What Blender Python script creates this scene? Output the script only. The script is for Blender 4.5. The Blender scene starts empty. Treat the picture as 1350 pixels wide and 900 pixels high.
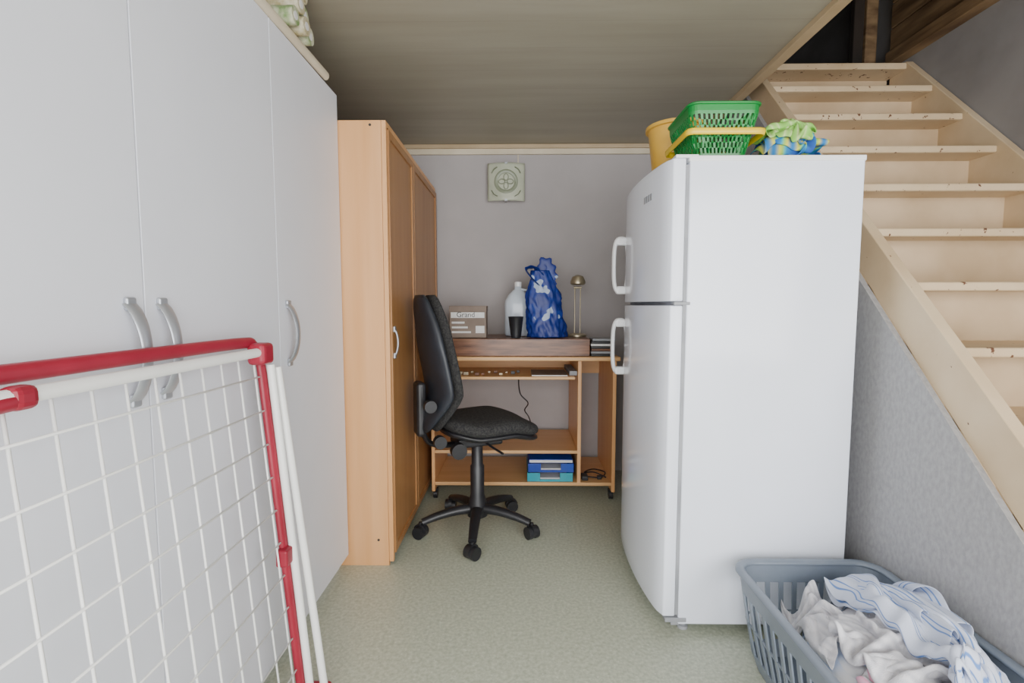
import bpy, math, random
import numpy as np
from mathutils import Vector, Matrix, noise
random.seed(4)
scene = bpy.context.scene
COL = scene.collection

# ---------------------------------------------------------------- materials
def base_mat(name, col, rough=0.5, metal=0.0):
    m = bpy.data.materials.new(name); m.use_nodes = True
    nt = m.node_tree; b = nt.nodes['Principled BSDF']
    b.inputs['Base Color'].default_value = (*col, 1)
    b.inputs['Roughness'].default_value = rough
    b.inputs['Metallic'].default_value = metal
    return m, nt, b
def coords(nt, scale=(1,1,1), rot=(0,0,0)):
    tc = nt.nodes.new('ShaderNodeTexCoord'); mp = nt.nodes.new('ShaderNodeMapping')
    mp.inputs['Scale'].default_value = scale; mp.inputs['Rotation'].default_value = rot
    nt.links.new(tc.outputs['Object'], mp.inputs['Vector']); return mp
def ramp(nt, stops):
    r = nt.nodes.new('ShaderNodeValToRGB'); e = r.color_ramp.elements
    e[0].position = stops[0][0]; e[0].color = (*stops[0][1], 1)
    e[1].position = stops[-1][0]; e[1].color = (*stops[-1][1], 1)
    for p, c in stops[1:-1]:
        n = e.new(p); n.color = (*c, 1)
    return r
def nz(nt, mp, scale, detail=4, rough=.55):
    n = nt.nodes.new('ShaderNodeTexNoise'); n.inputs['Scale'].default_value = scale
    n.inputs['Detail'].default_value = detail; n.inputs['Roughness'].default_value = rough
    nt.links.new(mp.outputs[0], n.inputs['Vector']); return n
def bump(nt, b, out, strength=.2, dist=.002):
    bp = nt.nodes.new('ShaderNodeBump'); bp.inputs['Strength'].default_value = strength
    bp.inputs['Distance'].default_value = dist
    nt.links.new(out, bp.inputs['Height']); nt.links.new(bp.outputs[0], b.inputs['Normal'])
def noisy(name, c1, c2, scale=8, rough=.5, stretch=(1,1,1), bmp=0, metal=0, lo=.35, hi=.65, dist=.002):
    m, nt, b = base_mat(name, c1, rough, metal)
    mp = coords(nt, stretch); n = nz(nt, mp, scale)
    r = ramp(nt, [(lo, c1), (hi, c2)])
    nt.links.new(n.outputs[0], r.inputs[0]); nt.links.new(r.outputs[0], b.inputs['Base Color'])
    if bmp: bump(nt, b, n.outputs[0], bmp, dist)
    return m
def wood(name, c1, c2, stretch, rough=.4, scale=1.0):
    return noisy(name, c1, c2, scale, rough, stretch, .05, 0, .3, .7)

M = {}
M['wardrobe'] = noisy('white_laminate', (.74,.76,.83), (.77,.79,.86), 3, .42, bmp=0)
M['gap'] = noisy('dark_gap', (.03,.03,.03), (.05,.045,.04), 5, .8)
M['seam'] = noisy('door_seam', (.12,.10,.08), (.16,.13,.10), 5, .8)
M['silver'] = noisy('satin_metal', (.40,.42,.46), (.48,.50,.54), 6, .35, metal=.6)
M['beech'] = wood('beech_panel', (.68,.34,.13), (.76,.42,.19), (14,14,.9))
M['beech_shaded'] = wood('beech_door_shaded', (.34,.155,.055), (.43,.215,.08), (14,14,.9))  # cabinet doors: same beech, shade on the front painted into the colour
M['beech_h'] = wood('beech_desk', (.64,.36,.15), (.74,.44,.20), (1.2,16,16))
M['darkwood'] = noisy('dark_oak', (.10,.038,.018), (.27,.12,.06), 1.5, .35, (3,20,30), .1, 0, .35, .65)
M['fridge'] = noisy('fridge_enamel', (.78,.82,.91), (.81,.85,.94), 2, .14)
M['gasket'] = noisy('gasket_grey', (.25,.26,.28), (.32,.33,.35), 6, .6)
M['plwhite'] = noisy('white_plastic', (.80,.81,.82), (.86,.86,.87), 6, .3)
M['white_tube'] = noisy('white_enamel_tube', (.84,.84,.82), (.90,.90,.88), 6, .3)
M['red'] = noisy('red_plastic', (.25,.008,.025), (.33,.014,.038), 6, .42)
M['black'] = noisy('black_plastic', (.012,.012,.014), (.022,.022,.026), 10, .4)
M['shell'] = noisy('chair_shell', (.016,.019,.026), (.024,.028,.038), 8, .45)
M['fabric'] = noisy('charcoal_fabric', (.010,.010,.012), (.042,.041,.039), 110, .95, bmp=.3)
M['green'] = noisy('green_plastic', (.005,.17,.03), (.008,.24,.045), 6, .35)
M['yellow'] = noisy('yellow_plastic', (.78,.52,.01), (.84,.60,.02), 6, .35)
M['bucket'] = noisy('mustard_plastic', (.66,.38,.05), (.74,.45,.08), 6, .4)
M['blue'] = noisy('blue_plastic', (.005,.04,.33), (.01,.07,.45), 6, .3)
M['teal'] = noisy('teal_plastic', (.02,.33,.42), (.03,.40,.48), 6, .25)
M['basket'] = noisy('greyblue_plastic', (.17,.205,.255), (.21,.245,.295), 6, .4)
M['cream'] = noisy('cream_trim', (.62,.54,.40), (.70,.62,.48), 5, .5)
M['brown_trim'] = noisy('brown_trim', (.42,.31,.18), (.52,.40,.25), 3, .5)
M['oldwood'] = noisy('old_brown_wood', (.10,.055,.025), (.27,.17,.085), 2, .7, (3,1,8), .2)
M['dark'] = noisy('unlit_attic_dark', (.012,.009,.007), (.03,.02,.014), 3, .9)  # near-black colour paints in the darkness of the upper floor
M['brass'] = noisy('aged_brass', (.36,.30,.20), (.46,.40,.28), 8, .35, metal=.7)
M['paper'] = noisy('paper', (.68,.67,.66), (.78,.77,.76), 20, .8)
M['carton'] = noisy('brown_carton', (.20,.15,.12), (.27,.21,.17), 6, .7)
M['clear'] = noisy('milky_plastic', (.55,.62,.70), (.66,.72,.80), 6, .2)
M['glass'] = noisy('frosted_glass', (.46,.49,.38), (.56,.58,.46), 6, .25)
M['glass_d'] = noisy('glass_pattern', (.22,.25,.17), (.28,.31,.22), 6, .3)

def chippy(name, sc, th):
    m, nt, b = base_mat(name, (.62,.54,.40), .45)
    mp = coords(nt); n = nz(nt, mp, sc, 3); n2 = nz(nt, mp, 3, 4)
    r2 = ramp(nt, [(.3,(.52,.38,.225)),(.7,(.67,.53,.35))]); nt.links.new(n2.outputs[0], r2.inputs[0])
    r = ramp(nt, [(th,(0,0,0)),(th+.015,(1,1,1))]); nt.links.new(n.outputs[0], r.inputs[0])
    mx = nt.nodes.new('ShaderNodeMix'); mx.data_type='RGBA'
    nt.links.new(r.outputs[0], mx.inputs[0]); nt.links.new(r2.outputs[0], mx.inputs[6]); mx.inputs[7].default_value=(.12,.05,.025,1)
    nt.links.new(mx.outputs[2], b.inputs['Base Color']); return m
M['stair']=chippy('stair_paint',34,.71); M['nosing']=chippy('worn_nosing_paint',34,.65)
M['stair_in'] = noisy('stair_riser_paint', (.46,.335,.20), (.60,.46,.30), 3, .55)

m, nt, b = base_mat('speckled_vinyl', (.4,.4,.3), .36)
mp = coords(nt)
n = nz(nt, mp, 75, 3, .6); r = ramp(nt, [(.3,(.365,.395,.30)),(.5,(.46,.49,.385)),(.7,(.56,.585,.475))])
nt.links.new(n.outputs[0], r.inputs[0])
v = nt.nodes.new('ShaderNodeTexVoronoi'); v.inputs['Scale'].default_value=45; nt.links.new(mp.outputs[0], v.inputs['Vector'])
rv = ramp(nt, [(.0,(1,1,1)),(.10,(1,1,1)),(.17,(0,0,0))]); nt.links.new(v.outputs['Distance'], rv.inputs[0])
mx = nt.nodes.new('ShaderNodeMix'); mx.data_type='RGBA'; mx.blend_type='MIX'
ml = nt.nodes.new('ShaderNodeMath'); ml.operation='MULTIPLY'; ml.inputs[1].default_value=.5
nt.links.new(rv.outputs[0], ml.inputs[0]); nt.links.new(ml.outputs[0], mx.inputs[0])
nt.links.new(r.outputs[0], mx.inputs[6]); mx.inputs[7].default_value=(.66,.68,.60,1)
nt.links.new(mx.outputs[2], b.inputs['Base Color']); M['floor']=m

m, nt, b = base_mat('ceiling_boards', (.4,.36,.27), .45)
mp = coords(nt, (.5,5,1)); n = nz(nt, mp, 2, 4)
r = ramp(nt, [(.3,(.305,.28,.215)),(.7,(.36,.335,.265))]); nt.links.new(n.outputs[0], r.inputs[0])
mp2 = coords(nt); w = nt.nodes.new('ShaderNodeTexWave'); w.bands_direction='Y'; w.wave_profile='SAW'
w.inputs['Scale'].default_value=1.55; nt.links.new(mp2.outputs[0], w.inputs['Vector'])
rw = ramp(nt, [(.0,(.86,.86,.86)),(.03,(1,1,1))]); nt.links.new(w.outputs[0], rw.inputs[0])
mx = nt.nodes.new('ShaderNodeMix'); mx.data_type='RGBA'; mx.blend_type='MULTIPLY'; mx.inputs[0].default_value=1
nt.links.new(r.outputs[0], mx.inputs[6]); nt.links.new(rw.outputs[0], mx.inputs[7]); nt.links.new(mx.outputs[2], b.inputs['Base Color'])
M['ceiling']=m
M['wall'] = noisy('mauve_wallpaper', (.41,.382,.382), (.435,.405,.405), 5, .8, (1,1,1), .05)
M['wall_r'] = noisy('grey_plaster', (.215,.20,.195), (.27,.255,.25), 3, .85, bmp=.2, dist=.003)
M['panel'] = noisy('grey_textured_wallpaper', (.30,.298,.305), (.375,.372,.38), 9, .85, (9,9,5), .25, dist=.003)

# ---------------------------------------------------------------- mesh helpers
def group(name, loc=(0,0,0), rotz=0, local=False):
    e = bpy.data.objects.new(name, None); COL.objects.link(e)
    e.location = loc; e.rotation_euler = (0,0,rotz); e.empty_display_size=.1
    e['local'] = 1 if local else 0
    return e
def mesh(name, vs, fs, mat, parent=None, smooth=False, bevel=0, solid=0, sub=0):
    me = bpy.data.meshes.new(name); me.from_pydata([tuple(v) for v in vs], [], fs); me.update()
    import bmesh
    bm = bmesh.new(); bm.from_mesh(me); bmesh.ops.recalc_face_normals(bm, faces=bm.faces); bm.to_mesh(me); bm.free()
    o = bpy.data.objects.new(name, me); COL.objects.link(o)
    if mat: me.materials.append(mat)
    if smooth:
        for p in me.polygons: p.use_smooth = True
    if solid:
        md=o.modifiers.new('s','SOLIDIFY'); md.thickness=solid; md.offset=0
    if bevel:
        md=o.modifiers.new('b','BEVEL'); md.width=bevel; md.segments=3; md.limit_method='ANGLE'; md.angle_limit=.6
    if sub:
        md=o.modifiers.new('u','SUBSURF'); md.levels=sub; md.render_levels=sub
    if parent:
        o.parent = parent
        if not parent['local']:
            o.matrix_parent_inverse = Matrix.Translation(-Vector(parent.location))
    return o
def box(name, x0,x1,y0,y1,z0,z1, mat, parent=None, bevel=0):
    vs=[(x,y,z) for x in (x0,x1) for y in (y0,y1) for z in (z0,z1)]
    fs=[(0,1,3,2),(4,6,7,5),(0,4,5,1),(2,3,7,6),(0,2,6,4),(1,5,7,3)]
    return mesh(name,vs,fs,mat,parent,bevel=bevel)
def loftgeo(rings, cap=True, closed=False):
    vs=[];fs=[];n=len(rings[0])
    for r in rings: vs+=r
    R=len(rings)
    for i in range(R if closed else R-1):
        j=(i+1)%R
        for k in range(n):
            l=(k+1)%n; fs.append((i*n+k,i*n+l,j*n+l,j*n+k))
    if cap and not closed:
        fs.append(tuple(range(n))); fs.append(tuple((R-1)*n+k for k in range(n)))
    return vs,fs
def tubegeo(pts, ra, rb=None, seg=10, closed=False):
    rb = rb or ra; pts=[Vector(p) for p in pts]; rings=[]; N=len(pts); up=None
    for i,p in enumerate(pts):
        if closed: t=pts[(i+1)%N]-pts[i-1]
        else: t=pts[min(i+1,N-1)]-pts[max(i-1,0)]
        t.normalize()
        if up is None:
            up = Vector((0,0,1)) if abs(t.z)<.9 else Vector((0,1,0))
        s=t.cross(up).normalized(); up=s.cross(t).normalized()
        a = ra[i] if isinstance(ra,(list,tuple)) else ra
        b_ = rb[i] if isinstance(rb,(list,tuple)) else rb
        rings.append([tuple(p+s*math.cos(q)*a+up*math.sin(q)*b_) for q in [2*math.pi*k/seg for k in range(seg)]])
    return loftgeo(rings, True, closed)
def tube(name, pts, ra, mat, parent=None, rb=None, seg=12, closed=False):
    vs,fs=tubegeo(pts,ra,rb,seg,closed); o=mesh(name,vs,fs,mat,parent,smooth=True)
    md=o.modifiers.new('e','EDGE_SPLIT'); md.split_angle=.9
    return o
def multi(name, geos, mat, parent=None, smooth=True, bevel=0):
    V=[];F=[]
    for vs,fs in geos:
        o=len(V); V+=vs; F+=[tuple(i+o for i in f) for f in fs]
    return mesh(name,V,F,mat,parent,smooth=smooth,bevel=bevel)
def prism_x(name, outline, x0, x1, mat, parent=None, bevel=0):
    vs,fs=loftgeo([[(x0,y,z) for y,z in outline],[(x1,y,z) for y,z in outline]])
    return mesh(name,vs,fs,mat,parent,bevel=bevel)
def smoothpath(pts, n=8):
    pts=[Vector(p) for p in pts]; out=[]
    P=[pts[0]*2-pts[1]]+pts+[pts[-1]*2-pts[-2]]
    for i in range(1,len(P)-2):
        for k in range(n):
            t=k/n; a,b_,c,d=P[i-1],P[i],P[i+1],P[i+2]
            out.append(.5*((2*b_)+(c-a)*t+(2*a-5*b_+4*c-d)*t*t+(3*b_-a-3*c+d)*t**3))
    out.append(pts[-1]); return out
def lathe(name, prof, c, mat, parent=None, seg=28, solid=0, cap=True):
    rings=[[(c[0]+r*math.cos(a),c[1]+r*math.sin(a),c[2]+z) for a in [2*math.pi*k/seg for k in range(seg)]] for r,z in prof]
    vs,fs=loftgeo(rings,cap); 
    o=mesh(name,vs,fs,mat,parent,smooth=True,solid=solid)
    md=o.modifiers.new('e','EDGE_SPLIT'); md.split_angle=.7
    return o

# ---------------------------------------------------------------- cloth: small position-based crumple solver
class Field:
    def __init__(s,x0,x1,y0,y1,base,cell=.008):
        s.x0,s.x1,s.y0,s.y1,s.c=x0,x1,y0,y1,cell
        s.nx=int((x1-x0)/cell)+2; s.ny=int((y1-y0)/cell)+2
        X,Y=np.meshgrid(x0+np.arange(s.nx)*cell,y0+np.arange(s.ny)*cell,indexing='ij')
        s.h=base(X,Y)
    def get(s,x,y):
        u=np.clip((x-s.x0)/s.c,0,s.nx-1.001); v_=np.clip((y-s.y0)/s.c,0,s.ny-1.001)
        i=u.astype(int); j=v_.astype(int); i=np.minimum(i,s.nx-2); j=np.minimum(j,s.ny-2); a=u-i; b_=v_-j
        return s.h[i,j]*(1-a)*(1-b_)+s.h[i+1,j]*a*(1-b_)+s.h[i,j+1]*(1-a)*b_+s.h[i+1,j+1]*a*b_
    def add(s,P):
        p=P.reshape(-1,3); i=np.clip(((p[:,0]-s.x0)/s.c+.5).astype(int),0,s.nx-1); j=np.clip(((p[:,1]-s.y0)/s.c+.5).astype(int),0,s.ny-1)
        g=s.h.copy(); np.maximum.at(g,(i,j),p[:,2])
        q=g.copy()
        for a,b_ in ((1,0),(-1,0),(0,1),(0,-1)): q=np.maximum(q,np.roll(np.roll(g,a,0),b_,1))
        for _ in range(2):
            q=(q*2+np.roll(q,1,0)+np.roll(q,-1,0)+np.roll(q,1,1)+np.roll(q,-1,1))/6
        s.h=np.maximum(s.h,q)
def crumple(name,field,cx,cy,lx,ly,sx,sy,rot,n,m_,steps,mat,parent,seed,lim,bend=.25,thick=.005,grav=.00012,fit=None):
    U,V=np.meshgrid(np.linspace(-.5,.5,n+1),np.linspace(-.5,.5,m_+1),indexing='ij')
    dx=lx/n; dy=ly/m_
    x=U*lx; y=V*ly
    P=np.zeros((n+1,m_+1,3)); c,s=math.cos(rot),math.sin(rot)
    P[...,0]=cx+x*c-y*s; P[...,1]=cy+x*s+y*c
    nn=np.array([[noise.noise(Vector((float(x[i,j])*11+seed,float(y[i,j])*11,seed*.37)))+.5*noise.noise(Vector((float(x[i,j])*27,float(y[i,j])*27+seed,1.3))) for j in range(m_+1)] for i in range(n+1)])
    P[...,2]=field.get(P[...,0],P[...,1])+.02+.035*nn
    Q=P.copy()
    fx=(sx)**(1/steps); fy=(sy)**(1/steps)
    def con(a,b_,L,k):
        A=P[a]; B=P[b_]; d=B-A; l=np.sqrt((d**2).sum(-1,keepdims=True))+1e-9
        q=d*(k*.5*(l-L)/l); P[a]=A+q; P[b_]=B-q
    S=np.s_
    for it in range(steps+25):
        vel=(P-Q)*.90; Q=P.copy(); P=P+vel; P[...,2]-=grav
        if it<steps:
            dxx=P[...,0]-cx; dyy=P[...,1]-cy
            a=dxx*c+dyy*s; b_=-dxx*s+dyy*c
            a2=a*fx; b2=b_*fy
            ddx=(a2-a)*c-(b2-b_)*s; ddy=(a2-a)*s+(b2-b_)*c
            P[...,0]+=ddx; P[...,1]+=ddy; Q[...,0]+=ddx; Q[...,1]+=ddy
        for k in range(7):
            for st in (0,1):
                i=np.arange(st,n,2); con(S[i],S[i+1],dx,1.0)
                j=np.arange(st,m_,2); con((slice(None),j),(slice(None),j+1),dy,1.0)
            dg=math.hypot(dx,dy)
            for st in (0,1):
                i=np.arange(st,n,2)
                con((i,slice(0,m_)),(i+1,slice(1,m_+1)),dg,.25)
                con((i,slice(1,m_+1)),(i+1,slice(0,m_)),dg,.25)
            for g_ in (3,):
                for st in range(2*g_):
                    i=np.arange(st,n+1-g_,2*g_)
                    if len(i): con(S[i],S[i+g_],dx*g_,bend)
                    j=np.arange(st,m_+1-g_,2*g_)
                    if len(j): con((slice(None),j),(slice(None),j+g_),dy*g_,bend)
            P[...,0]=np.clip(P[...,0],lim[0],lim[1]); P[...,1]=np.clip(P[...,1],lim[2],lim[3])
            h=field.get(P[...,0],P[...,1])+thick
            hit=P[...,2]<h
            P[...,2]=np.where(hit,h,P[...,2])
            if len(lim)>4: P[...,2]=np.minimum(P[...,2],np.maximum(lim[4],h))
        for ax in (0,1): P[...,ax]=np.where(hit,P[...,ax]*.6+Q[...,ax]*.4,P[...,ax])
    if fit:
        hb=field.get(P[...,0],P[...,1]); dz=np.maximum(P[...,2]-hb,thick)
        for ax,(lo,hi) in ((0,fit[:2]),(1,fit[2:])):
            a,b_=P[...,ax].min(),P[...,ax].max(); P[...,ax]=lo+(P[...,ax]-a)*(hi-lo)/(b_-a)
        h2=field.get(P[...,0],P[...,1]); P[...,2]=h2+dz
        if len(lim)>4: P[...,2]=np.minimum(P[...,2],np.maximum(lim[4],h2+thick))
    field.add(P)
    vs=[tuple(map(float,p)) for p in P.reshape(-1,3)]; fs=[]; N=m_+1
    for i in range(n):
        for j in range(m_): fs.append((i*N+j,(i+1)*N+j,(i+1)*N+j+1,i*N+j+1))
    me=bpy.data.meshes.new(name); me.from_pydata(vs,[],fs); me.update(); me.materials.append(mat)
    for p in me.polygons: p.use_smooth=True
    uv=me.uv_layers.new(name='UVMap')
    for l in me.loops:
        vi=l.vertex_index; i,j=divmod(vi,N); uv.data[l.index].uv=(lx*i/n,ly*j/m_)
    o=bpy.data.objects.new(name,me); COL.objects.link(o)
    o.parent=parent; o.matrix_parent_inverse=Matrix.Translation(-Vector(parent.location))
    md=o.modifiers.new('s','SOLIDIFY'); md.thickness=.003; md.offset=0
    md=o.modifiers.new('u','SUBSURF'); md.levels=1; md.render_levels=1
    return o
def fabric(name,scale,rot,bands,bmpscale=900,dist=.3,bs=.4):
    m,nt,b=base_mat(name,bands[0][1],.95)
    tc=nt.nodes.new('ShaderNodeTexCoord'); mp=nt.nodes.new('ShaderNodeMapping'); mp.inputs['Rotation'].default_value=(0,0,rot)
    nt.links.new(tc.outputs['UV'],mp.inputs['Vector'])
    w=nt.nodes.new('ShaderNodeTexWave'); w.inputs['Scale'].default_value=scale; w.inputs['Distortion'].default_value=dist; w.inputs['Detail'].default_value=1
    nt.links.new(mp.outputs[0],w.inputs['Vector'])
    r=ramp(nt,bands); nt.links.new(w.outputs[0],r.inputs[0]); nt.links.new(r.outputs[0],b.inputs['Base Color'])
    n=nz(nt,mp,bmpscale,2); bump(nt,b,n.outputs[0],bs,.002); return m
FH=1.75
W1=(.70,.70,.73)
tw=fabric('white_terry',12,.3,[(0,(.60,.60,.64)),(1,(.74,.73,.76))],260,2,1.0)
B0=(.62,.67,.80); B1=(.13,.25,.56)
tb=fabric('blue_striped_cotton',3.2,.1,[(0,B0),(.34,B0),(.38,B1),(.44,B1),(.48,B0),(.70,B0),(.74,B1),(.80,B1),(.84,B0),(1,B0)],600,.1,.3)
tp=fabric('pink_print_cotton',7,.8,[(0,W1),(.4,W1),(.6,(.80,.35,.50)),(1,(.80,.45,.58))],600,4,.3)
tc2=fabric('lilac_blue_cotton',2.5,1.3,[(0,(.60,.66,.80)),(.5,(.42,.52,.74)),(1,W1)],600,3,.3)
multic=fabric('multicolour_towel',2.6,.4,[(.0,(.02,.09,.40)),(.38,(.02,.22,.50)),(.5,(.05,.42,.50)),(.66,(.30,.58,.12)),(.85,(.68,.62,.08)),(1.0,(.02,.2,.5))],500,1.5,.8)
tg=fabric('green_towel',5,1.1,[(0,(.22,.50,.08)),(.5,(.30,.60,.13)),(.7,(.55,.68,.30)),(1,(.30,.58,.12))],500,1.5,.8)
lp=group('laundry_pile',(1.0,1.3,.05)); ft=group('folded_towels',(1.0,1.9,FH))
def basebasket(X,Y):
    def dome(cx,cy,hx,hy,H): return H*np.sqrt(np.clip(1-((X-cx)/hx)**2-((Y-cy)/hy)**2,0,1))
    return np.maximum.reduce([np.full_like(X,.17),.08+dome(1.10,1.30,.135,.29,.29),.08+dome(.95,1.22,.16,.30,.20)])
F=Field(.78,1.24,.86,1.64,basebasket)
LM=(.80,1.21,.89,1.62)
crumple('base_sheet',F,1.005,1.255,.62,1.05,.66,.70,0,64,96,90,tc2,lp,3,LM+(.31,),fit=(.808,1.203,.895,1.615))
crumple('pink_cloth',F,.93,1.10,.38,.40,.62,.62,.5,48,48,90,tp,lp,8,LM+(.34,),fit=(.82,1.09,.90,1.20))
crumple('white_towel',F,.93,1.38,.42,.54,.62,.66,.3,56,70,100,tw,lp,5,LM+(.37,),bend=.35,fit=(.82,1.06,1.22,1.60))
crumple('terry_towel',F,.99,1.20,.42,.44,.60,.62,.9,56,56,100,tw,lp,21,LM+(.39,),bend=.35,fit=(.86,1.11,1.06,1.38))
crumple('striped_sheet',F,1.10,1.30,.50,.84,.60,.70,.10,64,100,100,tb,lp,12,(.95,1.220,.93,1.61,.50),bend=.5,fit=(.985,1.218,.95,1.595))
def basef(X,Y):
    return FH+.003+np.maximum(.09*np.sqrt(np.clip(1-((X-.97)/.10)**2-((Y-1.9)/.11)**2,0,1)),.06*np.sqrt(np.clip(1-((X-1.08)/.09)**2-((Y-1.88)/.10)**2,0,1)))
F2=Field(.82,1.22,1.74,2.1,basef)
crumple('under_towel',F2,1.015,1.895,.50,.38,.58,.60,.1,64,50,90,multic,ft,6,(.865,1.18,1.765,2.04,FH+.13),bend=.45,fit=(.885,1.165,1.765,2.03))
crumple('green_towel',F2,.985,1.89,.46,.38,.52,.55,.5,60,50,95,tg,ft,14,(.875,1.13,1.77,2.02,FH+.19),bend=.45,fit=(.885,1.105,1.765,2.0))

# ---------------------------------------------------------------- room shell
CZ=2.36; BY=3.55; RX=2.22; LX=-1.42; FY=-1.6
box('floor',LX-.1,RX+.1,FY,BY+.1,-.1,0,M['floor'])
box('wall_back',LX-.1,RX+.1,BY,BY+.1,0,2.49,M['wall'])
box('wall_left',LX-.1,LX,FY,BY,0,CZ,M['wall'])
box('wall_right',RX,RX+.1,FY,4.7,0,3.7,M['wall_r'])
box('ceiling',LX-.1,1.2,FY,BY,CZ,2.6,M['ceiling'])
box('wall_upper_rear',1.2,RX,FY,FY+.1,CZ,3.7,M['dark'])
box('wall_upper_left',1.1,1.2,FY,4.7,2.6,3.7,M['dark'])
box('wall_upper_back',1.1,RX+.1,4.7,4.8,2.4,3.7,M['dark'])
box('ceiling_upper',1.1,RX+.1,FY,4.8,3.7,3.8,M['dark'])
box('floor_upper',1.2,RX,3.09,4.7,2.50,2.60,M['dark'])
box('trim_1',LX,1.2,BY-.022,BY,CZ-.065,CZ,M['cream'],bevel=.006)
box('trim_2',LX,1.2,BY-.04,BY-.022,CZ-.028,CZ,M['brown_trim'],bevel=.004)
box('trim_3',1.165,1.215,FY,BY-.04,CZ-.025,CZ+.03,M['brown_trim'],bevel=.004)
box('trim_4',RX-.07,RX,FY+.1,3.0,2.63,2.70,M['oldwood'],bevel=.004)
g=group('plank_wall_cladding',(RX-.02,1.5,3.2))
for i in range(7):
    box(f'plank_{i+1}',RX-.045,RX-.005,FY+.15,3.0,2.70+i*.14,2.70+i*.14+.132,M['oldwood'],g,.004)
g=group('stairwell_post',(2.13,3.15,2.6))
box('post',2.10,2.17,3.10,3.17,2.60,3.7,M['oldwood'],g,.006)
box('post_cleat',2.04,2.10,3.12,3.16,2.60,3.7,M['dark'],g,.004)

up = lambda y: 1.515+1.08*(y-1.87)
prism_x('wall_under_stairs',[(.60,0),(BY,0),(BY,2.49),(2.95,2.49),(2.90,up(2.90)-.163),(.63,up(.63)-.163)],1.272,1.292,M['panel'])
g=group('staircase',(1.76,1.8,0))
def string(name,x0,x1,dn=.165):
    yb=1.87+(dn-1.515)/1.08
    prism_x(name,[(.52,0),(max(yb,.56),0),(2.99,up(2.99)-dn),(2.99,2.6),(2.87,up(2.87)),(.52,up(.52)+.05)],x0,x1,M['stair'],g,.004)
string('stringer_left',1.294,1.335); string('stringer_right',2.175,2.215,.46)
for k in range(-3,8):
    Z=.881+.2145*k; Y=1.35+.189*k
    if Z<.1: continue
    box(f'tread_{k+4}',1.335,2.175,Y+.02,Y+.345,Z-.03,Z,M['stair'],g)
    box(f'nosing_{k+4}',1.335,2.175,Y,Y+.02,Z-.031,Z+.001,M['nosing'],g,.007)
    box(f'riser_{k+4}',1.335,2.175,Y+.14,Y+.155,Z-.2145,Z-.03,M['stair_in'],g)
Z=2.585; box('tread_top',1.335,2.175,2.86,3.08,Z-.035,Z,M['nosing'],g,.006)
box('riser_top',1.335,2.175,3.01,3.025,Z-.21,Z-.035,M['stair_in'],g)

# ---------------------------------------------------------------- wardrobe
WX=-.80; WH=2.146
g=group('white_wardrobe',(-1.1,.8,0))
box('carcass',-1.40,WX-.022,-.15,2.195,.06,WH,M['wardrobe'],g)
box('plinth',-1.38,WX-.04,-.14,2.18,0,.06,M['wardrobe'],g)
seams=[-.14,.45,1.03,1.61,2.195]
for i in range(4):
    box(f'door_{i+1}',WX-.02,WX,seams[i]+.0019,seams[i+1]-.0019,.06,WH,M['wardrobe'],g,.0012)
box('seam_fill',WX-.0215,WX-.005,-.13,2.19,.07,WH-.01,M['seam'],g)
def bow(name,x,y,zc,half,out,mat,g,w=.011,side=0):
    pts=[];n=18
    for i in range(n+1):
        t=-1+2*i/n
        pts.append((x+.004+out*(1-t*t)**.75, y+side*(1-t*t), zc+half*t))
    tube(name,pts,[w*(1.25-.35*(1-(abs(-1+2*i/n)))) for i in range(n+1)],mat,g,rb=.005)
    for s in (-1,1):
        box(name+f'_pad{s}',x,x+.01,y-.013,y+.013,zc+s*half-.014,zc+s*half+.014,mat,g,.004)
for i,y in enumerate((.985,1.075,1.67)):
    bow(f'handle_{i+1}',WX,y,1.132,.100,.032,M['silver'],g,.015)

g=group('wooden_batten',(-.80,1.5,WH))
tube('batten',[(-.80,.9,WH+.018),(-.80,1.5,WH+.018),(-.79,2.05,WH+.018)],.014,M['cream'],g,rb=.018)
g=group('wallpaper_rolls',(-.95,1.78,WH))
roll=noisy('patterned_paper',(.66,.64,.48),(.18,.28,.10),24,.7)
roll2=noisy('cream_patterned_paper',(.70,.66,.52),(.36,.30,.14),26,.7)
k=0
for (yy,zz,xx) in ((1.72,.066,-.76),(1.785,.066,-.75),(1.85,.066,-.765),(1.755,.122,-.755),(1.82,.122,-.77),(1.79,.176,-.76)):
    k+=1; tube(f'roll_{k}',[(-1.25,yy,WH+zz),(xx,yy,WH+zz)],.03,roll if k%2 else roll2,g,seg=20)
    tube(f'core_{k}',[(xx-.01,yy,WH+zz),(xx+.001,yy,WH+zz)],.014,M['paper'],g,seg=14)

# ---------------------------------------------------------------- beech cabinet
CX=-.59; CY0=2.205; CY1=3.50; CH=2.045
g=group('beech_cabinet',(-.9,2.86,0))
box('side_near',-1.12,CX-.022,CY0,CY0+.02,0,CH,M['beech'],g,.001)
box('side_far',-1.12,CX-.022,CY1-.02,CY1,0,CH,M['beech'],g)
box('front_edge',CX-.021,CX,CY0,CY0+.022,.02,CH,M['beech'],g,.002)
box('top',-1.12,CX,CY0+.02,CY1-.02,CH-.022,CH,M['beech'],g,.001)
box('back_panel',-1.13,-1.12,CY0,CY1,.02,CH,M['beech'],g)
box('base',-1.1,CX-.03,CY0+.02,CY1-.02,.0,.07,M['gap'],g)
box('inside_divider',-1.1,CX-.03,2.74,2.76,.07,CH-.03,M['beech'],g)
for i,(z) in enumerate((.125,CH-.02)):
    tube(f'cam_fitting_{i}',[(-.66,CY0-.0015,z),(-.66,CY0+.004,z)],.006,M['gap'],g,seg=12)
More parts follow.
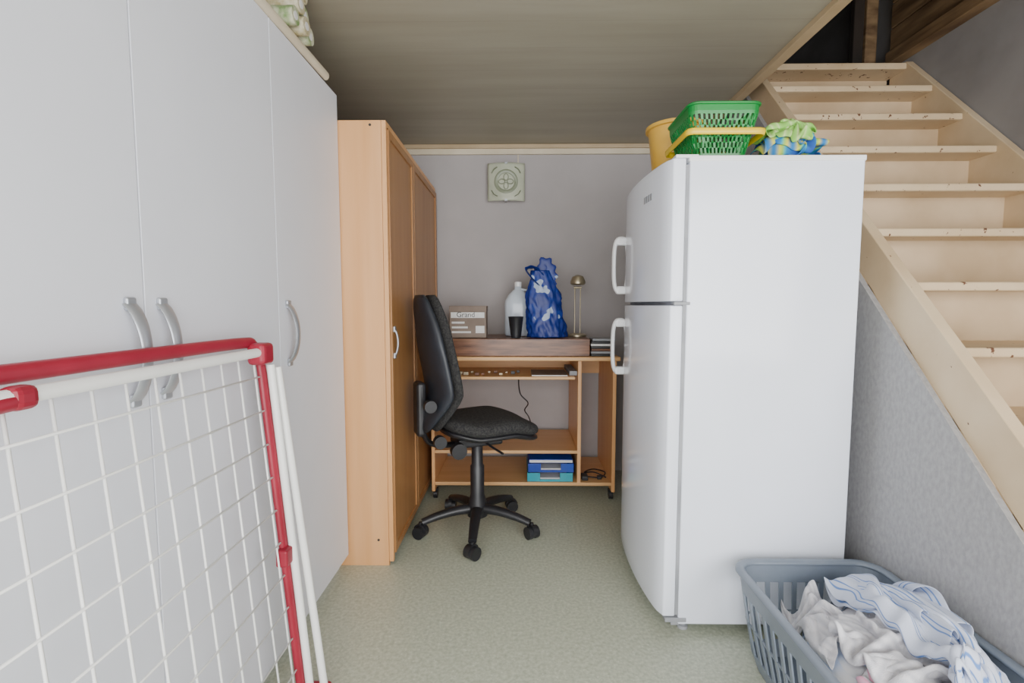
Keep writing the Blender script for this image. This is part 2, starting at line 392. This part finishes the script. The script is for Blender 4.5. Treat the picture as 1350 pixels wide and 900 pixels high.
def door(nm,y0,y1,top):
    box(nm,CX-.020,CX-.002,y0,y1,.05,top,M['beech_shaded'],g,.002)
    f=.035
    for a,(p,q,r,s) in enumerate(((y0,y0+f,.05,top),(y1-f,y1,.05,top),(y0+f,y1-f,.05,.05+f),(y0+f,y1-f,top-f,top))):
        box(f'{nm}_frame_{a}',CX-.004,CX+.006,p,q,r,s,M['beech_shaded'],g,.002)
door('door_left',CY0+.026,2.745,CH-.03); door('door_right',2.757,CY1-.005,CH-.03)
box('door_gap',CX-.02,CX+.002,2.746,2.756,.05,CH-.03,M['gap'],g)
bow('handle',CX+.004,2.262,1.055,.062,.016,M['silver'],g,.006)

# ---------------------------------------------------------------- desk
DF=2.94; DZ=.915
g=group('beech_computer_desk',(.02,3.2,0))
box('desktop',-.56,.62,DF,BY-.03,DZ-.026,DZ,M['beech_h'],g,.006)
box('side_left',-.545,-.525,DF+.03,BY-.04,.06,DZ-.026,M['beech'],g,.002)
box('divider',.365,.387,DF+.03,BY-.04,.12,DZ-.026,M['beech'],g,.002)
box('side_right',.58,.602,DF+.03,BY-.04,.06,DZ-.026,M['beech'],g,.002)
box('keyboard_shelf',-.50,.345,DF+.0,BY-.15,.775,.793,M['beech_h'],g,.004)
for i,x in enumerate((-.50,.335)):
    box(f'shelf_rail_{i}',x-.02,x+.028,DF+.06,BY-.2,.793,.82,M['gasket'],g,.002)
box('middle_shelf',-.525,.365,DF+.03,BY-.06,.305,.325,M['beech_h'],g,.003)
box('bottom_shelf',-.525,.58,DF+.03,BY-.06,.10,.122,M['beech_h'],g,.003)
box('back_rail',-.525,.58,BY-.06,BY-.045,.74,.885,M['beech_h'],g)
for i,(x,y) in enumerate(((-.53,DF+.08),(-.53,BY-.1),(.585,DF+.08),(.585,BY-.1))):
    tube(f'caster_{i}',[(x-.012,y,.028),(x+.012,y,.028)],.028,M['black'],g,seg=18)
    box(f'caster_fork_{i}',x-.016,x+.016,y-.012,y+.012,.045,.064,M['black'],g)

g=group('dark_wood_box',(.02,3.1,DZ))
bx0,bx1,by0,by1=-.42,.435,2.965,3.42; t0=DZ+.001; t1=DZ+.108
box('front',bx0,bx1,by0,by0+.02,t0,t1,M['darkwood'],g,.003)
box('back',bx0,bx1,by1-.02,by1,t0,t1,M['darkwood'],g,.003)
box('end_left',bx0,bx0+.02,by0+.02,by1-.02,t0,t1,M['darkwood'],g)
box('end_right',bx1-.02,bx1,by0+.02,by1-.02,t0,t1,M['darkwood'],g)
box('lid',bx0+.02,bx1-.02,by0+.02,by1-.02,t1-.015,t1-.001,M['darkwood'],g)
TZ=t1+.001
g=group('cardboard_box',(-.33,3.1,TZ))
box('carton',-.455+.02,-.205,3.04,3.20,TZ,TZ+.195,M['carton'],g,.003)
box('carton_lid',-.437,-.203,3.038,3.202,TZ+.165,TZ+.2,M['carton'],g,.002)
box('label_top',-.425,-.215,3.035,3.0375,TZ+.125,TZ+.16,M['paper'],g)
for i in range(3):
    box(f'label_line_{i}',-.42,-.30-.02*i,3.035,3.0395,TZ+.03+.03*i,TZ+.042+.03*i,M['paper'],g)
box('label_side',-.27,-.215,3.035,3.0395,TZ+.03,TZ+.075,M['paper'],g)
fc=bpy.data.curves.new('label_text','FONT'); fc.body='Grand'; fc.size=.045; fc.extrude=.0006
fo=bpy.data.objects.new('label_text',fc); COL.objects.link(fo); fo.data.materials.append(M['black'])
fo.location=(-.39-(-.33),3.0343-3.1,.131); fo.rotation_euler=(math.pi/2,0,0); fo.parent=g
g=group('plastic_jug',(-.01,3.18,TZ))
def sq(c,hx,hy,z,r=.5,n=24,pw=3.5):
    out=[]
    for k in range(n):
        a=2*math.pi*k/n; cc,ss=math.cos(a),math.sin(a)
        d=(abs(cc)**pw+abs(ss)**pw)**(-1/pw)
        out.append((c[0]+hx*cc*d,c[1]+hy*ss*d,z))
    return out
JX,JY=-.005,3.27
rings=[sq((JX,JY),.090*s,.065*s,TZ+z) for s,z in ((.9,0),(1,.012),(1,.205),(.96,.235),(.7,.275),(.36,.305),(.26,.31),(.26,.33))]
vs,fs=loftgeo(rings); o=mesh('jug_body',vs,fs,M['clear'],g,smooth=True)
lathe('cap',[(.024,0),(.024,.028),(.02,.032)],(JX,JY,TZ+.329),M['plwhite'],g)
tube('jug_handle',smoothpath([(JX+.02,JY-.01,TZ+.31),(JX+.065,JY-.01,TZ+.30),(JX+.08,JY-.01,TZ+.26),(JX+.07,JY-.01,TZ+.21)]),.008,M['clear'],g)
g=group('black_cup',(-.012,3.02,TZ))
lathe('cup',[(.030,0),(.034,.02),(.046,.125),(.049,.13),(.046,.132),(.043,.12),(.03,.01)],(-.018,3.035,TZ+.002),M['black'],g)
m, nt, b = base_mat('blue_bag_print',(.01,.03,.3),.45)
mp=coords(nt); n=nz(nt,mp,9,2); r=ramp(nt,[(.5,(.008,.025,.20)),(.58,(.014,.045,.29)),(.595,(.42,.50,.66))])
nt.links.new(n.outputs[0],r.inputs[0]); nt.links.new(r.outputs[0],b.inputs['Base Color']); bagm=m
g=group('blue_plastic_bag',(.175,3.10,TZ))
rings=[]
BYc=3.09
for i in range(60):
    t=i/59; z=TZ+.003+.42*t
    w=.118*(1-.18*t) if t<.6 else .118*(.89-1.1*(t-.6)); w=max(w,.034)
    dpt=.065*(1-.6*t); cx=.180-.045*t
    ring=[]
    for k in range(90):
        a=2*math.pi*k/90; c_,s_=math.cos(a),math.sin(a)
        q=1+.14*noise.noise(Vector((c_*2.2,s_*2.2,t*4)))+.22*(abs(noise.noise(Vector((c_*2.6+3,s_*2.6,t*6)))))-.10*abs(noise.noise(Vector((c_*6,s_*6,t*7))))+.04*math.sin(9*a+6*t)*t
        ring.append((cx+w*q*c_,BYc+dpt*q*s_,z))
    rings.append(ring)
vs,fs=loftgeo(rings); mesh('bag_body',vs,fs,bagm,g,smooth=True)
def strap(nm,pts,w,mat,g):
    P=smoothpath(pts,8); tube(nm,P,[w*(1+.3*math.sin(i*1.3)) for i in range(len(P))],mat,g,rb=.005)
strap('bag_handle_left',[(.145,BYc,TZ+.39),(.10,BYc-.02,TZ+.44),(.045,BYc-.02,TZ+.43),(.085,BYc-.03,TZ+.37),(.13,BYc-.02,TZ+.33)],.030,bagm,g)
strap('bag_handle_right',[(.16,BYc,TZ+.36),(.15,BYc,TZ+.46),(.18,BYc,TZ+.47),(.21,BYc,TZ+.40),(.20,BYc,TZ+.33)],.030,bagm,g)
g=group('desk_lamp',(.40,3.2,TZ))
lathe('base',[(.062,0),(.062,.01),(.05,.018),(.01,.02)],(.385,3.2,TZ+.001),M['brass'],g)
for s in (-1,1):
    tube(f'stem_{s}',[(.385+.018*s,3.2,TZ+.018),(.385+.018*s,3.2,TZ+.32)],.0035,M['brass'],g)
lathe('head',[(.012,.045),(.035,.035),(.05,.0),(.048,-.012),(.035,-.02),(.01,-.02)],(.385,3.19,TZ+.355),M['brass'],g)
tube('head_joint',[(.36,3.2,TZ+.32),(.41,3.2,TZ+.32)],.008,M['brass'],g)
g=group('cd_case_stack',(.525,3.1,DZ))
for i in range(7):
    c=[M['black'],M['gasket'],M['darkwood'],M['black'],M['paper'],M['black'],M['gasket']][i]
    dx=random.uniform(-.006,.006)
    box(f'case_{i}',.45+dx,.592+dx,2.985+dx,3.13,DZ+.001+i*.0155,DZ+.0145+i*.0155,c,g,.001)
g=group('keyboard_shelf_clutter',(-.15,3.0,.793))
for i in range(12):
    x=-.42+.037*i; y=random.uniform(2.97,3.12); w=random.uniform(.015,.032); h=random.uniform(.008,.022)
    box(f'item_{i}',x,x+w,y,y+w*.9,.794,.794+h,random.choice([M['paper'],M['black'],M['brass'],M['plwhite'],M['darkwood']]),g,.002)
g=group('magazine',(.22,3.02,.793))
box('pages',.08,.30,2.955,3.2,.7940,.801,M['paper'],g,.001); box('cover',.08,.30,2.953,3.2,.8012,.803,M['carton'],g)
g=group('black_cable',(.02,3.1,.7))
tube('cable',smoothpath([(.02,3.38,.76),(.0,3.2,.74),(.01,3.1,.66),(.06,3.1,.60),(.04,3.2,.53),(.07,3.35,.45),(.1,3.45,.34)]),.004,M['black'],g)
g=group('cable_bundle',(.48,3.05,.122))
tube('cable',smoothpath([(.40,3.1,.127),(.46,3.02,.14),(.53,3.05,.128),(.57,3.15,.127),(.50,3.2,.13),(.43,3.12,.135),(.49,3.08,.15),(.56,3.04,.13)]),.004,M['black'],g)
box('adapter',.40,.44,3.0,3.07,.123,.15,M['black'],g,.004); box('plug',.50,.53,3.02,3.045,.123,.145,M['black'],g,.004)
def tray(name,z,mat,dx=0):
    g=group(name,(.21,3.1,z)); x0=.06+dx;x1=.345+dx;y0=2.985;y1=3.30
    box('base',x0,x1,y0,y1,z,z+.004,mat,g)
    box('side_l',x0,x0+.004,y0,y1,z,z+.055,mat,g); box('side_r',x1-.004,x1,y0,y1,z,z+.055,mat,g)
    box('back',x0,x1,y1,y1+.004,z,z+.055,mat,g)
    box('lip_l',x0,x0+.08,y0-.004,y0,z,z+.055,mat,g,.001); box('lip_r',x1-.08,x1,y0-.004,y0,z,z+.055,mat,g,.001)
    box('lip_mid',x0+.08,x1-.08,y0-.004,y0,z,z+.014,mat,g)
    box('papers',x0+.02,x1-.03,y0+.01,y1-.01,z+.005,z+.02,M['paper'],g)
    return g
tray('letter_tray',.123,M['teal'],-.005); tray('letter_tray',.183,M['blue'])
g=group('blue_folder',(.2,3.1,.24)); box('cover',.065,.34,2.99,3.29,.239,.262,M['blue'],g,.003); box('sheets',.068,.338,2.988,3.28,.243,.258,M['paper'],g)

# ---------------------------------------------------------------- office chair
yaw=math.radians(24)
g=group('office_chair',(-.225,2.58,0),yaw,local=True)
def ringx(x,hw,zc,ht,n=32,pw=2.8,dip=0):
    o=[]
    for k in range(n):
        a=2*math.pi*k/n; c,s=math.cos(a),math.sin(a); d=(abs(c)**pw+abs(s)**pw)**(-1/pw)
        y=hw*c*d; z=zc+ht*s*d + dip*(y/hw)**2 if hw>1e-4 else zc
        o.append((x,y,z))
    return o
def prof(tab,t):
    for (a,va),(b_,vb) in zip(tab,tab[1:]):
        if t<=b_:
            q=(t-a)/(b_-a); q=q*q*(3-2*q)*.5+q*.5; return va+(vb-va)*q
    return tab[-1][1]
def seat(nm,zoff,hts,scale,mat):
    rings=[]
    for i in range(25):
        t=i/24; e=max(.02,1-abs(2*t-1)**5); e=e**.5
        x=-.20+.50*t; hw=(.215+.03*math.sin(math.pi*t))*scale*(.55+.45*e)
        zc=.590+zoff+prof([(0,.030),(.3,-.0),(.65,.005),(1,-.035)],t)
        rings.append(ringx(x,hw,zc,hts*(.25+.75*e),dip=.015))
    vs,fs=loftgeo(rings); mesh(nm,vs,fs,mat,g,smooth=True)
seat('seat_cushion',.0,.050,1,M['fabric']); seat('seat_pan',-.045,.025,.95,M['black'])
def back(nm,xo,th,sc,mat):
    rings=[]
    for i in range(33):
        t=i/32; z=.59+.69*t
        e=max(.01,1-abs(2*t-1)**4)**.5
        hw=prof([(0,.15),(.3,.22),(.55,.215),(1,.15)],t)*sc*(.45+.55*e)
        xc=xo-.245+prof([(0,-.02),(.28,.045),(.7,.0),(1,-.030)],t)
        ring=[]
        for k in range(36):
            a=2*math.pi*k/36; c,s=math.cos(a),math.sin(a); pw=2.6; d=(abs(c)**pw+abs(s)**pw)**(-1/pw)
            y=hw*c*d; x=xc+th*(.3+.7*e)*s*d+.6*y*y
            ring.append((x,y,z))
        rings.append(ring)
    vs,fs=loftgeo(rings); mesh(nm,vs,fs,mat,g,smooth=True)
back('back_shell',-.030,.036,1.03,M['shell']); back('back_cushion',.026,.036,.95,M['fabric'])
tube('back_bar',smoothpath([(-.02,0,.50),(-.18,0,.495),(-.275,0,.53),(-.305,0,.66),(-.30,0,.80)]),.028,M['black'],g,rb=.014)
box('bar_cover',-.335,-.285,-.055,.055,.56,.84,M['black'],g,.02)
box('mechanism',-.13,.12,-.08,.08,.485,.535,M['black'],g,.012)
tube('knob_axle',[(-.29,-.15,.74),(-.29,.15,.74)],.009,M['black'],g)
tube('knob_back',[(-.295,-.18,.74),(-.295,-.145,.74)],.03,M['black'],g,seg=16)
tube('knob_tilt',[(-.15,-.17,.50),(-.15,-.13,.50)],.040,M['black'],g,seg=14)
tube('knob_axle_2',[(-.15,-.14,.50),(-.08,.0,.505)],.012,M['black'],g)
tube('knob_side',[(-.24,-.15,.55),(-.24,-.11,.55)],.032,M['black'],g,seg=14)
tube('lever',smoothpath([(.02,-.05,.505),(.03,-.18,.50),(.05,-.25,.49)]),.006,M['black'],g)
lathe('gas_column',[(.014,.33),(.014,.5)],(0,0,0),M['silver'],g)
lathe('column_cover',[(.052,.12),(.05,.16),(.038,.20),(.038,.36),(.031,.37),(.031,.49)],(0,0,0),M['black'],g)
lathe('hub',[(.04,.075),(.055,.085),(.056,.135),(.04,.15)],(0,0,0),M['black'],g)
for i in range(5):
    a=math.radians(-90+72*i)-yaw; c,s=math.cos(a),math.sin(a)
    P=[(.03*c,.03*s,.125),(.12*c,.12*s,.122),(.22*c,.22*s,.105),(.30*c,.30*s,.082)]
    P=smoothpath(P,4); n=len(P)
    tube(f'leg_{i+1}',P,[.031-.010*j/(n-1) for j in range(n)],M['black'],g,rb=[.027-.009*j/(n-1) for j in range(n)])
    x,y=.310*c,.310*s; wa=a+.9; wc,ws=math.cos(wa),math.sin(wa)
    tube(f'caster_stem_{i+1}',[(x,y,.05),(x,y,.085)],.009,M['black'],g)
    for q in (-1,1):
        tube(f'caster_wheel_{i+1}_{q}',[(x+wc*.010*q,y+ws*.010*q,.033),(x+wc*.031*q,y+ws*.031*q,.033)],.033,M['black'],g,seg=20)
    tube(f'caster_hood_{i+1}',[(x-wc*.01,y-ws*.01,.040),(x+wc*.01,y+ws*.01,.040)],.036,M['black'],g,seg=18)

# ---------------------------------------------------------------- fridge
FX0,FX1,FY0,FY1=.598,1.205,1.745,2.455
g=group('fridge_freezer',(.9,2.1,0))
box('body',FX0,FX1,FY0,FY1,.035,FH-.012,M['fridge'],g,.006)
box('top_cap',FX0-.004,FX1+.002,FY0-.003,FY1+.003,FH-.02,FH,M['plwhite'],g,.004)
box('gasket',FX0-.012,FX0,FY0+.004,FY1-.012,.07,FH-.03,M['gasket'],g)
def outline(inset=0):
    o=[(FX0-.012,FY0+.002),(FX0-.012,FY1-.002)]
    n=22
    for i in range(n+1):
        t=1-2*i/n; y=(FY0+FY1)/2+t*((FY1-FY0)/2-.002)
        e=1-abs(t)**14
        o.append((FX0-.056-.014*e-.030*(1-t*t),y))
    return o
def fdoor(nm,z0,z1,rt=0):
    base=outline(); N=18
    rings=[[(x,y,z0+(z1-z0)*i/N) for x,y in base] for i in range(N+1)]
    vs,fs=loftgeo(rings); o=mesh(nm,vs,fs,M['fridge'],g,smooth=True,bevel=.005)
    md=o.modifiers.new('e','EDGE_SPLIT'); md.split_angle=.6
fdoor('freezer_door',1.243,FH-.008); fdoor('fridge_door',.065,1.228)
box('door_split_strip',FX0-.040,FX0-.012,FY0+.01,FY1-.01,1.226,1.245,M['gasket'],g)
box('hinge_top',FX0-.05,FX0+.03,FY0-.001,FY0+.05,FH-.008,FH+.004,M['plwhite'],g,.003)
box('hinge_mid',FX0-.045,FX0+.012,FY0-.004,FY0+.03,1.23,1.241,M['gasket'],g,.002)
box('hinge_bottom',FX0-.05,FX0+.03,FY0-.003,FY0+.04,.045,.062,M['gasket'],g,.003)
box('kick_plate',FX0-.02,FX0+.01,FY0+.02,FY1-.02,.02,.062,M['gasket'],g)
for i,(x,y) in enumerate(((FX0+.03,FY0+.04),(FX1-.04,FY0+.04),(FX0+.03,FY1-.04),(FX1-.04,FY1-.04))):
    lathe(f'foot_{i}',[(.02,0),(.02,.012),(.012,.014),(.012,.04)],(x,y,0),M['gasket'],g)
def loop_handle(nm,z0,z1):
    y=FY1-.055; xd=FX0-.072; zc=(z0+z1)/2; h=(z1-z0)/2
    P=[]
    for i in range(40):
        a=2*math.pi*i/40; c,s=math.cos(a),math.sin(a); pw=3.2; d=(abs(c)**pw+abs(s)**pw)**(-1/pw)
        P.append((xd-.028+.034*c*d,y,zc+(h-.008)*s*d))
    tube(nm,P,.010,M['plwhite'],g,rb=.016,closed=True)
    for s in (-1,1):
        box(f'{nm}_pad_{s}',xd-.05,xd+.012,y-.018,y+.018,zc+s*(h-.02)-.022,zc+s*(h-.02)+.016,M['plwhite'],g,.008)
loop_handle('freezer_handle',1.285,1.56); loop_handle('fridge_handle',.89,1.165)
for i in range(4):
    y=FY0+.15+.024*i; t=2*(y-(FY0+FY1)/2)/(FY1-FY0)
    xx=FX0-.070-.030*(1-t*t)
    box(f'badge_{i}',xx-.003,xx+.012,y,y+.017,1.63,1.655,M['gasket'],g)

# ---------------------------------------------------------------- baskets
def rrect(cx,cy,hx,hy,r,n):
    L=2*(2*hx-2*r)+2*(2*hy-2*r)+2*math.pi*r
    def at(s):
        a=2*hx-2*r;b_=2*hy-2*r;q=math.pi*r/2
        for (ln,kind) in ((a,0),(q,1),(b_,2),(q,3),(a,4),(q,5),(b_,6),(q,7)):
            if s<=ln+1e-9: break
            s-=ln
        if kind==0: return (-hx+r+s,-hy)
        if kind==1: t=s/r; return (hx-r+r*math.sin(t),-hy+r-r*math.cos(t))
        if kind==2: return (hx,-hy+r+s)
        if kind==3: t=s/r; return (hx-r+r*math.cos(t),hy-r+r*math.sin(t))
        if kind==4: return (hx-r-s,hy)
        if kind==5: t=s/r; return (-hx+r-r*math.sin(t),hy-r+r*math.cos(t))
        if kind==6: return (-hx,hy-r-s)
        t=s/r; return (-hx+r-r*math.cos(t),-hy+r-r*math.sin(t))
    return [(cx+p[0],cy+p[1]) for p in (at(L*i/n) for i in range(n))]
def slot_basket(name,cx,cy,z0,hx,hy,r,levels,n,hole,mat,thick=.004,rim=.012):
    g=group(name,(cx,cy,z0))
    vs=[];fs=[]
    for z,s in levels:
        vs+=[(x,y,z0+z) for x,y in rrect(cx,cy,hx+s,hy+s,r,n)]
    for i in range(len(levels)-1):
        for k in range(n):
            if hole(i,k): continue
            l=(k+1)%n; fs.append((i*n+k,i*n+l,(i+1)*n+l,(i+1)*n+k))
    fs.append(tuple(range(n)))
    mesh('slotted_body',vs,fs,mat,g,solid=thick)
    z,s=levels[-1]
    tube('rim',[(x,y,z0+z) for x,y in rrect(cx,cy,hx+s,hy+s,r,90)],rim,mat,g,rb=rim*.6,closed=True)
    return g
g=slot_basket('laundry_basket',1.005,1.255,.004,.215,.385,.07,
   [(0,-.02),(.05,-.005),(.055,-.004),(.15,.01),(.155,.011),(.25,.022),(.27,.024),(.318,.030)],156,
   lambda i,k: i in (2,4) and k%3!=0, M['basket'],.005,.016)
g=slot_basket('green_basket',.738,1.93,FH+.006,.088,.10,.03,
   [(0,0),(.025,.004)]+[(.025+.0185*i,.004+.0042*i) for i in range(1,8)]+[(.165,.035),(.190,.036)],112,
   lambda i,k: 1<=i<=7 and (k+i)%2==0, M['green'],.006,.010)
g=group('yellow_basket_handle',(.738,1.93,FH+.13))
tube('handle',[(x,y,FH+.098) for x,y in rrect(.742,1.93,.138,.140,.02,60)],.006,M['yellow'],g,rb=.012,closed=True)
g=group('yellow_bucket',(.67,2.25,FH))
lathe('bucket',[(.09,0),(.118,.25),(.130,.252),(.130,.266),(.116,.266),(.112,.245),(.085,.01)],(.700,2.245,FH+.002),M['bucket'],g)

# ---------------------------------------------------------------- wall light
g=group('wall_light',(-.09,BY,2.09))
vs=[];fs=[];n=16
for i in range(n+1):
    for j in range(n+1):
        x=-.13+.26*i/n; z=-.13+.26*j/n
        vs.append((-.09+x,BY-.085+1.92*x*x,2.09+z))
for i in range(n):
    for j in range(n): fs.append((i*(n+1)+j,(i+1)*(n+1)+j,(i+1)*(n+1)+j+1,i*(n+1)+j+1))
mesh('glass_plate',vs,fs,M['glass'],g,smooth=True,solid=.005)
def surf(x,z): return (-.09+x,BY-.090+1.92*x*x,2.09+z)
tube('ring',[surf(.070*math.cos(a),.070*math.sin(a)) for a in [2*math.pi*k/40 for k in range(40)]],.013,M['glass_d'],g,rb=.003,closed=True)
for q in range(4):
    a0=q*math.pi/2
    tube(f'petal_{q}',[surf((.03+.022*math.cos(b_))*math.cos(a0)-.016*math.sin(b_)*math.sin(a0),(.03+.022*math.cos(b_))*math.sin(a0)+.016*math.sin(b_)*math.cos(a0)) for b_ in [2*math.pi*k/20 for k in range(20)]],.004,M['glass_d'],g,rb=.003,closed=True)
    sx=1 if q in (0,3) else -1; sz=1 if q<2 else -1
    tube(f'corner_{q}',[surf(sx*.10,sz*.06),surf(sx*.085,sz*.085),surf(sx*.06,sz*.10)],.011,M['glass_d'],g,rb=.003)
box('mount',-.14,-.04,BY-.05,BY-.001,2.03,2.15,M['plwhite'],g,.004)
for s in (-1,1):
    box(f'clip_{s}',-.10,-.08,BY-.094,BY-.04,2.09+s*.127-.006,2.09+s*.127+.006,M['silver'],g,.002)
box('cable_duct',-.01,-.002,BY-.006,BY-.001,2.2,2.30,M['cream'],g)

# ---------------------------------------------------------------- laundry drying rack
g=group('drying_rack',(-.70,1.0,0))
px=lambda z: -.735+(1.12-z)*.085
def pt(y,z,off=0): return (px(z)+off,y,z)
Y0,Y1=.42,1.335
wires=[]
y=Y0+.03
ys=[]
while y<Y1-.01:
    ys.append(y); y+=.0725
for y in ys: wires.append(tubegeo([pt(y,1.10),pt(y,.05)],.0029,seg=6))
z=1.03
while z>.06:
    wires.append(tubegeo([pt(Y0,z,.004),pt(Y1,z,.004)],.0026,seg=6)); z-=.096
multi('wires',wires,M['white_tube'],g)
tube('top_tube',[pt(Y0,1.10,.02),pt(Y1-.02,1.10,.02)],.0125,M['white_tube'],g)
tube('bottom_tube',[pt(Y0,.05,.0),pt(Y1,.05,.0)],.0115,M['white_tube'],g)
rb=smoothpath([pt(Y0-.02,1.130,-.006),pt(.9,1.130,-.006),pt(Y1-.06,1.128,-.006),pt(Y1,1.118,-.004),pt(Y1+.022,1.07,-.002),pt(Y1+.022,.9,0),pt(Y1+.022,.5,0),pt(Y1+.022,.06,0)],8)
tube('red_frame',rb,.010,M['red'],g,rb=.015)
box('corner_clip',px(1.1)-.01,px(1.1)+.040,Y1-.030,Y1+.03,1.065,1.125,M['red'],g,.012)
box('left_clip',px(1.1)+.003,px(1.1)+.036,.655,.695,1.08,1.116,M['red'],g,.012)
tube('left_clip_arm',smoothpath([pt(.675,1.095,.02),pt(.62,1.09,.02),pt(.56,1.06,.01)]),.014,M['red'],g)
tube('leg_tube_1',[pt(Y1+.035,1.06,.020),pt(Y1+.035,.03,.020)],.0115,M['white_tube'],g)
tube('leg_tube_2',[pt(Y1+.060,1.05,.026),pt(Y1+.072,.03,.046)],.0115,M['white_tube'],g)
box('foot',px(.03)-.01,px(.03)+.062,Y1+.01,Y1+.09,.0,.065,M['red'],g,.01)
box('foot_left',px(.03)-.02,px(.03)+.03,Y0-.03,Y0+.03,.0,.06,M['red'],g,.01)
tube('left_tube',[pt(Y0-.01,1.12),pt(Y0-.01,.04)],.0115,M['white_tube'],g)
box('side_clip',px(.5)-.012,px(.5)+.022,Y1-.01,Y1+.035,.48,.53,M['red'],g,.006)

# ---------------------------------------------------------------- light
w=bpy.data.worlds.new('World'); scene.world=w; w.use_nodes=True
bg=w.node_tree.nodes['Background']; bg.inputs[0].default_value=(.95,.97,1,1); bg.inputs[1].default_value=3.4
def area(name,loc,tgt,sx,sy,e,col=(1,1,1)):
    l=bpy.data.lights.new(name,'AREA'); l.shape='RECTANGLE'; l.size=sx; l.size_y=sy; l.energy=e; l.color=col
    o=bpy.data.objects.new(name,l); COL.objects.link(o); o.location=loc
    o.rotation_euler=(Vector(tgt)-Vector(loc)).to_track_quat('-Z','Y').to_euler(); return o
area('window_daylight',(.2,-1.4,1.2),(.1,3,1.3),3.0,1.8,92,(1,.985,.965))
area('side_fill_light',(2.0,-.7,1.5),(-.8,1.4,1.2),1.6,1.5,55,(1,.99,.97))  # added fill to brighten the wardrobe doors, no window on this side

cam=bpy.data.cameras.new('Camera'); co=bpy.data.objects.new('Camera',cam); COL.objects.link(co)
co.location=(0,0,1.23); co.rotation_euler=(math.radians(90-4.3),0,math.radians(.8))
cam.sensor_fit='HORIZONTAL'; cam.sensor_width=36; cam.lens=640/1350*36; cam.clip_start=.02
scene.camera=co
